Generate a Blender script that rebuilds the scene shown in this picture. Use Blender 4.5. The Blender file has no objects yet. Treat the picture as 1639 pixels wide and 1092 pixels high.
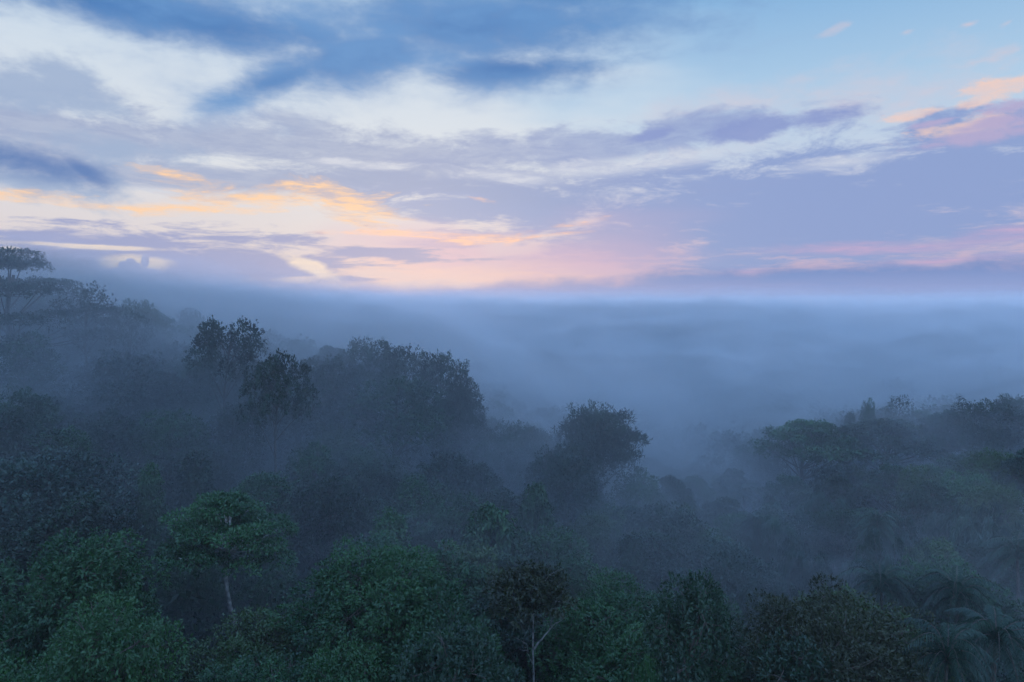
import bpy, math, random
import numpy as np
from mathutils import Vector

sc = bpy.context.scene
COL = sc.collection
R = math.radians

# ------------------------------------------------------------------ camera
CAMZ = 60.0
F = 1093.0                      # focal length in pixels of a 1639 px wide picture
HORIZON = 490.0                 # picture row of the true horizon
PITCH = math.atan((546.0 - HORIZON) / F)
cam_data = bpy.data.cameras.new("camera")
cam_data.sensor_width = 36.0
cam_data.lens = 36.0 * F / 1639.0
cam_data.clip_start = 0.5
cam_data.clip_end = 20000.0
cam = bpy.data.objects.new("camera", cam_data)
cam.location = (0, 0, CAMZ)
cam.rotation_euler = (R(90) - PITCH, 0, 0)
COL.objects.link(cam)
sc.camera = cam


def uv(px, py):
    """Direction of a picture point as (x/y, z/y) in the world."""
    a, b = (px - 819.5) / F, (546.0 - py) / F
    y = math.cos(PITCH) + b * math.sin(PITCH)
    z = -math.sin(PITCH) + b * math.cos(PITCH)
    return a / y, z / y


def at(px, py, d):
    u, v = uv(px, py)
    return Vector((u * d, d, CAMZ + v * d))


def lin(c):
    c = c / 255.0
    return c / 12.92 if c <= 0.04045 else ((c + 0.055) / 1.055) ** 2.4


def rgb(r, g, b):
    return (lin(r), lin(g), lin(b), 1.0)


# ------------------------------------------------------------------ render
sc.render.engine = "CYCLES"
sc.view_settings.view_transform = "Standard"
sc.view_settings.look = "None"
sc.view_settings.exposure = 0.15
sc.view_settings.gamma = 1.0
sc.cycles.use_denoising = True
sc.cycles.denoiser = "OPENIMAGEDENOISE"
sc.cycles.use_adaptive_sampling = True
sc.cycles.adaptive_threshold = 0.02
sc.cycles.max_bounces = 26
sc.cycles.diffuse_bounces = 2
sc.cycles.transmission_bounces = 2
sc.cycles.volume_bounces = 24
sc.cycles.transparent_max_bounces = 4
sc.cycles.sample_clamp_indirect = 4.0


# ------------------------------------------------------------------ node helpers
class G:
    """Small wrapper that writes shader maths as expressions."""
    def __init__(self, tree):
        self.t = tree

    def new(self, kind, **kw):
        n = self.t.nodes.new(kind)
        for k, v in kw.items():
            setattr(n, k, v)
        return n

    def put(self, sock, v):
        if isinstance(v, bpy.types.NodeSocket):
            self.t.links.new(v, sock)
        else:
            sock.default_value = v

    def m(self, op, a, b=0.0, c=0.0, clamp=False):
        n = self.new("ShaderNodeMath", operation=op, use_clamp=clamp)
        for i, v in enumerate((a, b, c)):
            self.put(n.inputs[i], v)
        return n.outputs[0]

    def xyz(self, x, y, z=0.0):
        n = self.new("ShaderNodeCombineXYZ")
        for i, v in enumerate((x, y, z)):
            self.put(n.inputs[i], v)
        return n.outputs[0]

    def noise(self, vec, scale, detail=4.0, rough=0.55, dist=0.0):
        n = self.new("ShaderNodeTexNoise")
        self.put(n.inputs["Vector"], vec)
        n.inputs["Scale"].default_value = scale
        n.inputs["Detail"].default_value = detail
        n.inputs["Roughness"].default_value = rough
        n.inputs["Distortion"].default_value = dist
        return n

    def step(self, v, lo, hi):
        n = self.new("ShaderNodeMapRange", interpolation_type="SMOOTHSTEP")
        self.put(n.inputs["Value"], v)
        n.inputs["From Min"].default_value = lo
        n.inputs["From Max"].default_value = hi
        return n.outputs[0]

    def mix(self, f, a, b):
        n = self.new("ShaderNodeMix", data_type="RGBA")
        self.put(n.inputs[0], f)
        self.put(n.inputs[6], a)
        self.put(n.inputs[7], b)
        return n.outputs[2]

    def ramp(self, v, stops):
        n = self.new("ShaderNodeValToRGB")
        self.put(n.inputs[0], v)
        e = n.color_ramp.elements
        while len(e) < len(stops):
            e.new(0.5)
        for q, (p, c) in zip(e, stops):
            q.position = p
            q.color = c
        return n.outputs[0]


# ------------------------------------------------------------------ sky (clouds lie in directions: azimuth and height over the horizon)
SUN_AZ = R(-8)                  # seen from the camera, a little left of straight ahead, behind the cloud
SUN_EL = R(7)


def build_world():
    w = bpy.data.worlds.new("World")
    sc.world = w
    w.use_nodes = True
    w.cycles.sampling_method = "MANUAL"
    w.cycles.sample_map_resolution = 512
    t = w.node_tree
    t.nodes.clear()
    g = G(t)
    tc = g.new("ShaderNodeTexCoord")
    sep = g.new("ShaderNodeSeparateXYZ")
    t.links.new(tc.outputs["Generated"], sep.inputs[0])
    x, y, z = sep.outputs
    az = g.m("ARCTAN2", x, y)
    hor = g.m("SQRT", g.m("ADD", g.m("MULTIPLY", x, x), g.m("ADD", g.m("MULTIPLY", y, y), 1e-5)))
    v = g.m("DIVIDE", z, hor)
    v = g.m("MINIMUM", g.m("MAXIMUM", v, -2.0), 3.0)
    # cloud grain: stretched flat, finer towards the horizon
    sv = g.m("DIVIDE", v, g.m("ADD", g.m("ABSOLUTE", v), 0.22))     # compresses heights
    cl = g.xyz(g.m("MULTIPLY", az, 1.0), g.m("MULTIPLY", sv, 1.05), 0.0)
    warp = g.noise(cl, 2.6, 2.0, 0.5)
    n1 = g.noise(g.xyz(g.m("MULTIPLY", az, 3.2), g.m("MULTIPLY", sv, 7.5), 3.1), 3.0, 9.0, 0.68, 0.35).outputs[0]     # streaks
    n2 = g.noise(g.xyz(g.m("MULTIPLY", az, 5.0), g.m("MULTIPLY", v, 10.0), 7.7), 2.2, 9.0, 0.64, 0.15).outputs[0]      # puffs
    n3 = g.noise(g.xyz(g.m("MULTIPLY", az, 1.6), g.m("MULTIPLY", v, 5.0), 1.7), 2.2, 3.0, 0.5, 0.0).outputs[0]       # soft
    n1c = g.m("MULTIPLY", g.m("SUBTRACT", n1, 0.5), 2.6)
    n2c = g.m("MULTIPLY", g.m("SUBTRACT", n2, 0.5), 2.6)
    n3c = g.m("MULTIPLY", g.m("SUBTRACT", n3, 0.5), 2.2)
    n4 = g.noise(g.xyz(g.m("MULTIPLY", az, 7.0), g.m("MULTIPLY", sv, 26.0), 5.3), 3.0, 6.0, 0.66, 0.4).outputs[0]    # fine wisps
    n4s = g.step(n4, 0.36, 0.68)
    # warped chart for the outlines
    wa = g.m("SUBTRACT", warp.outputs[0], 0.5)
    wb = g.m("SUBTRACT", g.noise(g.xyz(g.m("ADD", az, 5.3), sv, 2.0), 2.6, 2.0, 0.5).outputs[0], 0.5)
    AW = g.m("MULTIPLY_ADD", wa, 0.12, az)
    VW = g.m("MULTIPLY_ADD", wb, 0.035, v)

    def ell(px, py, rx, ry, rot=0.0):
        """1 at the middle of an oval patch of sky, 0 on its rim, negative outside."""
        u, vv = uv(px, py)
        a = math.atan(u)
        k = math.cos(a)
        rx, ry, b = rx / F * k * k, ry / F * k, vv * k
        c, sn = math.cos(R(rot)), math.sin(R(rot))
        p = g.m("MULTIPLY_ADD", AW, c / rx, -(a * c + b * sn) / rx)
        q = g.m("MULTIPLY_ADD", VW, c / ry, (a * sn - b * c) / ry)
        if rot:
            p = g.m("MULTIPLY_ADD", VW, sn / rx, p)
            q = g.m("MULTIPLY_ADD", AW, -sn / ry, q)
        l = g.m("SQRT", g.m("MULTIPLY_ADD", p, p, g.m("MULTIPLY", q, q)))
        return g.m("SUBTRACT", 1.0, l)

    def union(items):
        r = ell(*items[0])
        for it in items[1:]:
            r = g.m("MAXIMUM", r, ell(*it))
        return r

    def mask(shape, grain, amount, lo, hi):
        return g.step(g.m("ADD", shape, g.m("MULTIPLY", grain, amount)), lo, hi)

    # clear air: pale cream in the middle left, blue to the right and overhead
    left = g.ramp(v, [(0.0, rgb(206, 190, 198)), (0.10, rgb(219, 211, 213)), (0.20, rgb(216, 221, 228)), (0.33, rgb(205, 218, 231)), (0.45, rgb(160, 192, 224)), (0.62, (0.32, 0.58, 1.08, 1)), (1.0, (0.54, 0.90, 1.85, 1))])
    right = g.ramp(v, [(0.0, rgb(190, 160, 190)), (0.10, rgb(196, 184, 206)), (0.20, rgb(196, 208, 226)), (0.28, rgb(172, 202, 228)), (0.45, rgb(122, 172, 218)), (0.62, (0.32, 0.58, 1.08, 1)), (1.0, (0.52, 0.88, 1.85, 1))])  # both ramps: top stops lie above the view, brightened to light mist and trees
    side = g.step(g.m("ADD", az, g.m("MULTIPLY", n3c, 0.30)), -0.10, 0.34)
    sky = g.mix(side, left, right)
    # behind the viewer the unseen dome is plain blue, brightened to light the mist
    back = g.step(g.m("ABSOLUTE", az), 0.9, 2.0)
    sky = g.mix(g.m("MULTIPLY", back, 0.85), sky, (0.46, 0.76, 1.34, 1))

    def layer(shape, grain, amount, lo, hi, col, op=1.0, wisp=0.0):
        nonlocal sky
        f = mask(shape, grain, amount, lo, hi)
        if wisp:
            f = g.m("MULTIPLY", f, g.m("ADD", g.m("MULTIPLY", n4s, wisp), 1.0 - wisp))
        if op != 1.0:
            f = g.m("MULTIPLY", f, op)
        sky = g.mix(f, sky, col)

    # thin veils on the right, catching some warm light
    layer(union([(1330, 160, 280, 70, 10), (1180, 175, 220, 36, 0), (1480, 150, 200, 50, 14)]), n2c, 1.0, -0.1, 1.3, rgb(206, 200, 214), 0.8, 0.4)
    layer(union([(1310, 55, 30, 8, 15), (1435, 58, 22, 7, 10), (1590, 92, 70, 12, 12), (1545, 40, 24, 7, 10), (1615, 36, 24, 8, 20)]), n2c, 1.3, 0.0, 1.1, rgb(216, 198, 206), 0.8, 0.6)
    # broad lavender sheets
    lav = g.mix(g.step(az, -0.45, 0.45), rgb(162, 173, 206), rgb(138, 158, 205))
    deck = union([(1250, 350, 560, 118, 0), (1500, 300, 330, 105, 0), (760, 320, 320, 60, -4), (1560, 225, 220, 60, 0)])
    layer(deck, n1c, 1.1, -0.10, 0.55, lav, 0.97)
    layer(union([(450, 232, 400, 40, -2), (900, 240, 330, 30, 4), (1000, 225, 220, 20, 4), (700, 285, 330, 34, -3), (130, 215, 220, 40, 0), (330, 280, 260, 30, 0)]),
          n1c, 1.3, -0.45, 0.5, g.mix(g.step(az, -0.3, 0.4), rgb(156, 169, 201), rgb(144, 160, 205)), 0.94, 0.2)
    layer(union([(1200, 210, 150, 22, 3), (1040, 218, 50, 12, 8)]), n2c, 1.0, -0.05, 0.6, rgb(136, 152, 203), 0.9)
    layer(union([(60, 290, 190, 46, -4), (110, 135, 120, 46, -18), (20, 140, 120, 45, 0), (150, 230, 150, 30, 0)]), n2c, 1.1, -0.1, 0.8, rgb(156, 175, 206), 0.9)
    # pale gaps in the deck
    layer(union([(1020, 262, 200, 18, 3), (800, 282, 130, 14, -2), (1330, 268, 120, 12, 3), (250, 300, 90, 10, 0), (560, 262, 120, 10, -2)]), n1c, 1.6, -0.05, 0.95, rgb(214, 218, 228), 0.8, 0.5)
    # warm glow low in the middle, under the deck
    layer(union([(900, 420, 280, 90, 0), (700, 410, 230, 60, 0)]), n3c, 0.7, -0.1, 1.1, rgb(208, 178, 202), 0.75)
    layer(union([(610, 425, 180, 36, 0), (760, 440, 280, 24, 0)]), n1c, 0.9, -0.1, 0.8, rgb(232, 198, 190), 0.6, 0.5)
    layer(union([(600, 405, 90, 9, 0), (690, 395, 120, 8, 0), (830, 372, 120, 7, 4)]), n1c, 1.2, -0.1, 0.8, rgb(172, 168, 204), 0.7, 0.4)
    # lit edges
    layer(union([(250, 328, 340, 14, 1), (420, 318, 210, 24, 0), (560, 332, 100, 30, -22), (605, 352, 64, 9, -8), (230, 265, 70, 9, -6), (90, 322, 120, 8, 6)]), n1c, 1.5, -0.05, 0.75, rgb(252, 208, 166), 1.0, 0.7)
    layer(union([(780, 384, 100, 10, 5), (940, 352, 56, 8, 8), (640, 380, 150, 7, -2), (880, 374, 80, 5, 6), (745, 318, 46, 6, -6), (820, 385, 36, 10, 24)]), n1c, 1.4, 0.0, 0.8, rgb(249, 202, 178), 0.95, 0.75)
    # the heap of cloud at the right edge
    layer(union([(1592, 146, 66, 30, 4), (1635, 138, 50, 24, 0), (1556, 168, 50, 14, 10), (1450, 190, 64, 10, 4), (1500, 215, 140, 14, 6), (1570, 200, 90, 22, 4)]), n2c, 1.9, 0.05, 0.8, rgb(240, 204, 190), 0.85, 0.4)
    layer(union([(1610, 178, 80, 18, 4), (1600, 200, 110, 20, 4), (1560, 226, 140, 16, 2), (1480, 205, 50, 8, 4)]), n2c, 1.2, 0.0, 0.8, rgb(178, 168, 204), 0.92)
    layer(union([(1500, 418, 150, 9, 2), (1420, 395, 330, 14, 0), (1190, 437, 66, 8, 2), (1610, 372, 100, 10, 0)]), n1c, 1.4, -0.1, 1.2, rgb(216, 172, 200), 0.6, 0.5)
    # grey-lavender bank low on the left, with cream slots
    layer(union([(345, 420, 260, 60, 0), (60, 425, 330, 50, 0), (230, 394, 340, 22, 0), (620, 410, 140, 12, -3)]), n1c, 1.1, -0.15, 0.4, rgb(152, 160, 200), 0.96)
    layer(union([(225, 424, 75, 15, 0), (150, 398, 160, 6, 0), (40, 403, 32, 5, 0), (515, 425, 56, 14, -25)]), n2c, 0.7, 0.0, 0.6, rgb(238, 221, 206), 0.95, 0.2)
    layer(union([(205, 428, 11, 8, 0), (214, 424, 9, 8, 0), (223, 429, 10, 7, 0), (236, 422, 8, 11, 0), (239, 414, 5, 7, 0), (225, 437, 48, 10, 0)]), n2c, 0.5, 0.0, 0.3, rgb(162, 169, 206), 1.0)
    # far bank on the horizon
    edge = g.m("ADD", g.m("MULTIPLY", g.step(az, -0.2, 0.45), 0.026), 0.030)
    hb = g.m("SUBTRACT", edge, v)
    hbm = g.step(g.m("ADD", hb, g.m("MULTIPLY", n2c, 0.018)), -0.006, 0.016)
    bank = g.mix(g.step(v, 0.014, 0.062), g.mix(g.step(az, -0.5, 0.5), rgb(148, 154, 200), rgb(138, 158, 208)), g.mix(g.step(az, -0.5, 0.5), rgb(150, 156, 199), rgb(96, 132, 190)))
    sky = g.mix(g.m("MULTIPLY", hbm, 0.92), sky, bank)
    # high dark blue cloud: soft, smooth, with a paler fringe
    layer(union([(280, 30, 680, 96, -2), (760, 60, 430, 110, 2), (570, 95, 260, 84, 14), (820, 120, 260, 58, 2), (420, 128, 190, 50, 20), (160, 0, 440, 90, 0)]),
          g.m("ADD", g.m("MULTIPLY", n3c, 0.5), g.m("MULTIPLY", n2c, 0.7)), 1.0, -0.2, 1.0, rgb(150, 176, 212), 0.7)
    high = g.mix(g.step(g.m("ADD", n3c, g.m("MULTIPLY", n2c, 0.4)), -0.35, 0.4), rgb(66, 118, 180), rgb(98, 146, 200))
    layer(union([(280, 22, 640, 66, -2), (760, 40, 400, 84, 2), (570, 82, 230, 66, 14), (820, 112, 210, 40, 2), (430, 122, 140, 32, 22), (160, 0, 420, 74, 0), (900, -40, 320, 100, 0)]),
          g.m("ADD", g.m("MULTIPLY", n3c, 0.55), g.m("MULTIPLY", n2c, 0.55)), 1.0, -0.15, 0.9, high, 0.97)
    layer(union([(45, 254, 130, 32, -8), (-30, 238, 140, 30, -4), (125, 266, 60, 16, -32)]), g.m("ADD", g.m("MULTIPLY", n3c, 0.6), g.m("MULTIPLY", n2c, 0.55)), 1.0, -0.25, 0.95, rgb(90, 124, 180), 0.95)
    # under the horizon
    sky = g.mix(g.step(g.m("MULTIPLY", v, -1.0), 0.0, 0.25), sky, rgb(60, 84, 120))

    st = g.new("ShaderNodeTexSky", sky_type="NISHITA", sun_disc=False)
    st.sun_elevation = SUN_EL
    st.sun_rotation = SUN_AZ
    bg1 = g.new("ShaderNodeBackground")
    t.links.new(st.outputs[0], bg1.inputs[0])
    bg1.inputs[1].default_value = 0.05
    bg2 = g.new("ShaderNodeBackground")
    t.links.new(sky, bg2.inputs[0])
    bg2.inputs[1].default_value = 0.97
    mx = g.new("ShaderNodeMixShader")
    mx.inputs[0].default_value = 0.94
    t.links.new(bg1.outputs[0], mx.inputs[1])
    t.links.new(bg2.outputs[0], mx.inputs[2])
    out = g.new("ShaderNodeOutputWorld")
    t.links.new(mx.outputs[0], out.inputs[0])


build_world()

sun_data = bpy.data.lights.new("sun", "SUN")
sun_data.energy = 0.5
sun_data.angle = R(14)
sun_data.color = (1.0, 0.74, 0.72)
sun = bpy.data.objects.new("sun", sun_data)
sd = Vector((math.sin(SUN_AZ) * math.cos(SUN_EL), math.cos(SUN_AZ) * math.cos(SUN_EL), math.sin(SUN_EL)))
sun.rotation_euler = sd.to_track_quat("Z", "Y").to_euler()
COL.objects.link(sun)


# ------------------------------------------------------------------ materials
def foliage(name, dark, light, warm=None):
    m = bpy.data.materials.new(name)
    m.use_nodes = True
    t = m.node_tree
    t.nodes.clear()
    g = G(t)
    a = g.new("ShaderNodeAttribute", attribute_name="tint", attribute_type="GEOMETRY")
    oi = g.new("ShaderNodeObjectInfo")
    f = g.m("ADD", a.outputs["Fac"], g.m("MULTIPLY", g.m("SUBTRACT", oi.outputs["Random"], 0.5), 0.45), clamp=True)
    c = g.ramp(f, [(0.0, (*dark, 1)), (1.0, (*light, 1))])
    if warm:
        hue = g.step(g.m("FRACT", g.m("MULTIPLY", oi.outputs["Random"], 7.31)), 0.7, 1.0)
        c = g.mix(g.m("MULTIPLY", hue, 0.6), c, (*warm, 1))
    d = g.new("ShaderNodeBsdfDiffuse")
    t.links.new(c, d.inputs[0])
    tr = g.new("ShaderNodeBsdfTranslucent")
    t.links.new(c, tr.inputs[0])
    mx = g.new("ShaderNodeMixShader")
    mx.inputs[0].default_value = 0.28
    t.links.new(d.outputs[0], mx.inputs[1])
    t.links.new(tr.outputs[0], mx.inputs[2])
    gl = g.new("ShaderNodeBsdfGlossy")
    gl.inputs["Roughness"].default_value = 0.45
    gl.inputs["Color"].default_value = (0.9, 0.95, 1.0, 1)
    m2 = g.new("ShaderNodeMixShader")
    m2.inputs[0].default_value = 0.03
    t.links.new(mx.outputs[0], m2.inputs[1])
    t.links.new(gl.outputs[0], m2.inputs[2])
    o = g.new("ShaderNodeOutputMaterial")
    t.links.new(m2.outputs[0], o.inputs[0])
    return m


def bark(name, a, b, scale=3.0):
    m = bpy.data.materials.new(name)
    m.use_nodes = True
    t = m.node_tree
    g = G(t)
    bs = t.nodes["Principled BSDF"]
    tc = g.new("ShaderNodeTexCoord")
    n = g.noise(tc.outputs["Object"], scale, 5.0, 0.65)
    c = g.ramp(g.step(n.outputs[0], 0.35, 0.62), [(0.0, (*a, 1)), (1.0, (*b, 1))])
    t.links.new(c, bs.inputs["Base Color"])
    bs.inputs["Roughness"].default_value = 0.85
    bp = g.new("ShaderNodeBump")
    bp.inputs["Strength"].default_value = 0.5
    bp.inputs["Distance"].default_value = 0.05
    t.links.new(n.outputs[0], bp.inputs["Height"])
    t.links.new(bp.outputs[0], bs.inputs["Normal"])
    return m


M_DARK = foliage("leaf_dark", (0.0081, 0.0281, 0.0155), (0.0311, 0.0777, 0.0340))
M_MID = foliage("leaf_mid", (0.0125, 0.0517, 0.0216), (0.0500, 0.1459, 0.0466), (0.0708, 0.1042, 0.0317))
M_BRIGHT = foliage("leaf_bright", (0.0159, 0.0663, 0.0230), (0.0576, 0.1584, 0.0432))
M_OLIVE = foliage("leaf_olive", (0.0163, 0.0266, 0.0111), (0.0474, 0.0607, 0.0222))
M_GREY = foliage("leaf_grey_green", (0.0163, 0.0474, 0.0340), (0.0459, 0.0999, 0.0636))
M_BARK = bark("bark_brown", (0.05, 0.04, 0.032), (0.13, 0.11, 0.09))
M_PALE = bark("bark_pale", (0.16, 0.155, 0.14), (0.62, 0.61, 0.58), 2.2)
M_DULL = bark("bark_dull_pale", (0.07, 0.07, 0.065), (0.30, 0.30, 0.28), 3.5)
M_SOIL = bark("forest_floor", (0.018, 0.020, 0.010), (0.045, 0.050, 0.022), 0.3)


# ------------------------------------------------------------------ mesh helpers
def quads_mesh(name, V, tint, mat):
    """V (n,4,3): one quad per leaf, with a per-face tint."""
    n = len(V)
    me = bpy.data.meshes.new(name)
    me.vertices.add(n * 4)
    me.vertices.foreach_set("co", np.ascontiguousarray(V, dtype=np.float32).ravel())
    me.loops.add(n * 4)
    me.loops.foreach_set("vertex_index", np.arange(n * 4, dtype=np.int32))
    me.polygons.add(n)
    me.polygons.foreach_set("loop_start", np.arange(0, n * 4, 4, dtype=np.int32))
    at_ = me.attributes.new("tint", "FLOAT", "FACE")
    at_.data.foreach_set("value", np.ascontiguousarray(tint, dtype=np.float32))
    me.update(calc_edges=True)
    me.materials.append(mat)
    return me


def norm(a):
    return a / np.maximum(np.linalg.norm(a, axis=1, keepdims=True), 1e-6)


def leaf_quads(P, O, k, L, W, rng, spread=0.55, up=0.15, droop=0.15, tint=None):
    """k leaves round every twig point P, mostly pointing along O."""
    n = len(P)
    tt = rng.random(n) if tint is None else tint
    tt = np.clip(np.repeat(tt, k) + rng.normal(0, 0.09, n * k), 0, 1)
    P = np.repeat(P, k, 0) + rng.normal(0, L * 0.35, (n * k, 3))
    O = np.repeat(O, k, 0)
    d = O * 0.6 + rng.normal(0, spread, (n * k, 3))
    d[:, 2] += up
    d = norm(d)
    l = (L * (0.55 + 0.9 * rng.random(n * k)))[:, None]
    uvv = rng.normal(0, 0.30, (n * k, 3)) + O * 0.6
    uvv[:, 2] += 0.8
    s = norm(np.cross(d, uvv))
    mid = P + d * l * 0.45
    tip = P + d * l
    tip[:, 2] -= droop * l[:, 0]
    V = np.stack([P, mid + s * l * W * 0.5, tip, mid - s * l * W * 0.5], 1)
    return V, tt


def tube(path, rad, sides=6):
    path = np.asarray(path, float)
    rad = np.asarray(rad, float)
    t = np.gradient(path, axis=0)
    t = norm(t)
    ref = np.array([0.31, 0.95, 0.05])
    a = norm(np.cross(t, ref))
    b = np.cross(t, a)
    ang = np.linspace(0, 2 * math.pi, sides, endpoint=False)
    V = path[:, None, :] + rad[:, None, None] * (np.cos(ang)[None, :, None] * a[:, None, :] + np.sin(ang)[None, :, None] * b[:, None, :])
    n = len(path)
    i = np.arange(n - 1)[:, None] * sides
    j = np.arange(sides)[None, :]
    j2 = (j + 1) % sides
    Fq = np.stack([i + j, i + j2, i + sides + j2, i + sides + j], -1).reshape(-1, 4)
    return V.reshape(-1, 3), Fq


class Tubes:
    def __init__(self):
        self.v, self.f, self.n = [], [], 0

    def add(self, path, rad, sides=6):
        v, f = tube(path, rad, sides)
        self.v.append(v)
        self.f.append(f + self.n)
        self.n += len(v)

    def mesh(self, name, mat):
        V = np.concatenate(self.v)
        Fq = np.concatenate(self.f)
        me = bpy.data.meshes.new(name)
        me.vertices.add(len(V))
        me.vertices.foreach_set("co", V.astype(np.float32).ravel())
        me.loops.add(Fq.size)
        me.loops.foreach_set("vertex_index", Fq.astype(np.int32).ravel())
        me.polygons.add(len(Fq))
        me.polygons.foreach_set("loop_start", np.arange(0, Fq.size, 4, dtype=np.int32))
        me.polygons.foreach_set("use_smooth", np.ones(len(Fq), dtype=bool))
        me.update(calc_edges=True)
        me.materials.append(mat)
        return me


def bez(a, b, c, n=7):
    a, b, c = (np.asarray(q, float) for q in (a, b, c))
    t = np.linspace(0, 1, n)[:, None]
    return (1 - t) ** 2 * a + 2 * t * (1 - t) * b + t * t * c


def shell(c, rx, ry, rz, n, rng, low=-0.45, thick=0.3):
    d = rng.normal(0, 1, (n * 3, 3))
    d = norm(d)
    d = d[d[:, 2] > low][:n]
    r = 1.0 - thick * rng.random(len(d)) ** 1.6
    P = np.asarray(c) + d * r[:, None] * np.array([rx, ry, rz])
    return P, norm(d / np.array([rx, ry, rz]))


# ------------------------------------------------------------------ trees: lobes of foliage on a trunk with limbs; base at the origin
def lobes_of(kind, H, Rr, Hc, rng):
    """[(x, y, z, rx, rz)] for a crown whose top is at H, of radius Rr and half height Hc."""
    L = []
    zc = H - Hc
    if kind in ("dome", "feather"):
        n = 21
        for i in range(n):
            zz = 1 - 1.75 * (i + 0.5) / n
            a = i * 2.39996 + rng.uniform(-0.3, 0.3)
            rr = math.sqrt(max(0, 1 - zz * zz)) if zz > 0 else 1.0
            lr = Rr * rng.uniform(0.22, 0.46)
            q = rng.uniform(0.54, 0.90)
            L.append((math.cos(a) * rr * Rr * q, math.sin(a) * rr * Rr * q, zc + zz * (Hc - lr * 0.8) + rng.uniform(-.05, .05) * Hc, lr, lr * rng.uniform(0.65, 0.9)))
        for i in range(7):
            a, zz = rng.uniform(0, 6.283), rng.uniform(-.2, .95)
            rr = math.sqrt(1 - zz * zz) * rng.uniform(.85, 1.08)
            lr = Rr * rng.uniform(0.13, 0.22)
            L.append((math.cos(a) * rr * Rr, math.sin(a) * rr * Rr, zc + zz * Hc * 1.0, lr, lr * rng.uniform(.6, .9)))
        L.append((0, 0, zc, Rr * 0.6, Hc * 0.6))
    elif kind == "tall":
        n = 20
        for i in range(n):
            f = (i + 0.5) / n
            z = H - 2 * Hc * f
            rr = Rr * math.sin(math.pi * min(0.97, 0.12 + f * 0.8)) ** 0.7
            a = i * 2.39996 + rng.uniform(-0.5, 0.5)
            lr = Rr * rng.uniform(0.32, 0.5)
            q = max(0.0, rr - lr * 0.6)
            L.append((math.cos(a) * q, math.sin(a) * q, z - lr * 0.4, lr, lr * rng.uniform(0.7, 1.1)))
        L.append((0, 0, zc, Rr * 0.5, Hc * 0.75))
    elif kind == "open":
        n = 15
        for i in range(n):
            zz = 1 - 1.5 * (i + 0.5) / n
            a = i * 2.39996 + rng.uniform(-0.6, 0.6)
            rr = math.sqrt(max(0.05, 1 - zz * zz))
            lr = Rr * rng.uniform(0.17, 0.33)
            q = rng.uniform(0.5, 0.95)
            L.append((math.cos(a) * rr * Rr * q, math.sin(a) * rr * Rr * q, zc + zz * (Hc - lr * .5), lr, lr * rng.uniform(0.55, 0.8)))
    elif kind == "umbrella":
        for lev in range(4):
            n = (5, 9, 9, 6)[lev] if Rr < 9 else (6, 12, 15, 14)[lev]
            z = H - lev * Hc * 0.5 - Rr * 0.04
            for i in range(n):
                a = i / n * 6.283 + rng.uniform(-0.35, 0.35) + lev
                q = Rr * (0.16, 0.50, 0.72, 0.66)[lev] * rng.uniform(0.6, 1.15) if i or lev else 0
                lr = Rr * rng.uniform(0.22, 0.36) * (0.72 if Rr > 9 else 1.0)
                L.append((math.cos(a) * q, math.sin(a) * q, z - q * 0.16 * (1 + (Rr > 9)) + rng.uniform(-.16, .16) * Hc, lr, lr * rng.uniform(0.20, 0.34)))
    elif kind == "column":
        n = 24
        for i in range(n):
            f = (i + 0.3) / n
            rr = Rr * (0.25 + 0.75 * f ** 0.8) * (1 if f < 0.8 else 1.15 - f * 0.2)
            a = i * 2.39996 + rng.uniform(-0.4, 0.4)
            lr = Rr * rng.uniform(0.26, 0.42)
            q = max(0, rr - lr * .7)
            L.append((math.cos(a) * q, math.sin(a) * q, H - lr * .7 - f * 2 * Hc, lr, lr * rng.uniform(0.8, 1.15)))
        L.append((0, 0, zc - Hc * .2, Rr * 0.55, Hc * 0.8))
    elif kind == "vine":
        for i in range(9):
            a = math.pi * (i + 0.5) / 9
            x = math.cos(a) * Rr * 0.74
            z = H - Hc * 2 + math.sin(a) ** 0.8 * (Hc * 2 - Rr * 0.28)
            L.append((x, rng.uniform(-.1, .1) * Rr, z, Rr * rng.uniform(0.26, 0.33), Rr * rng.uniform(0.3, 0.42)))
        for i in range(7):
            a = i / 7 * 6.28
            L.append((math.cos(a) * Rr * .35, math.sin(a) * Rr * .5, H - Hc * rng.uniform(.6, 1.5), Rr * .33, Rr * .4))
    return L


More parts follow.
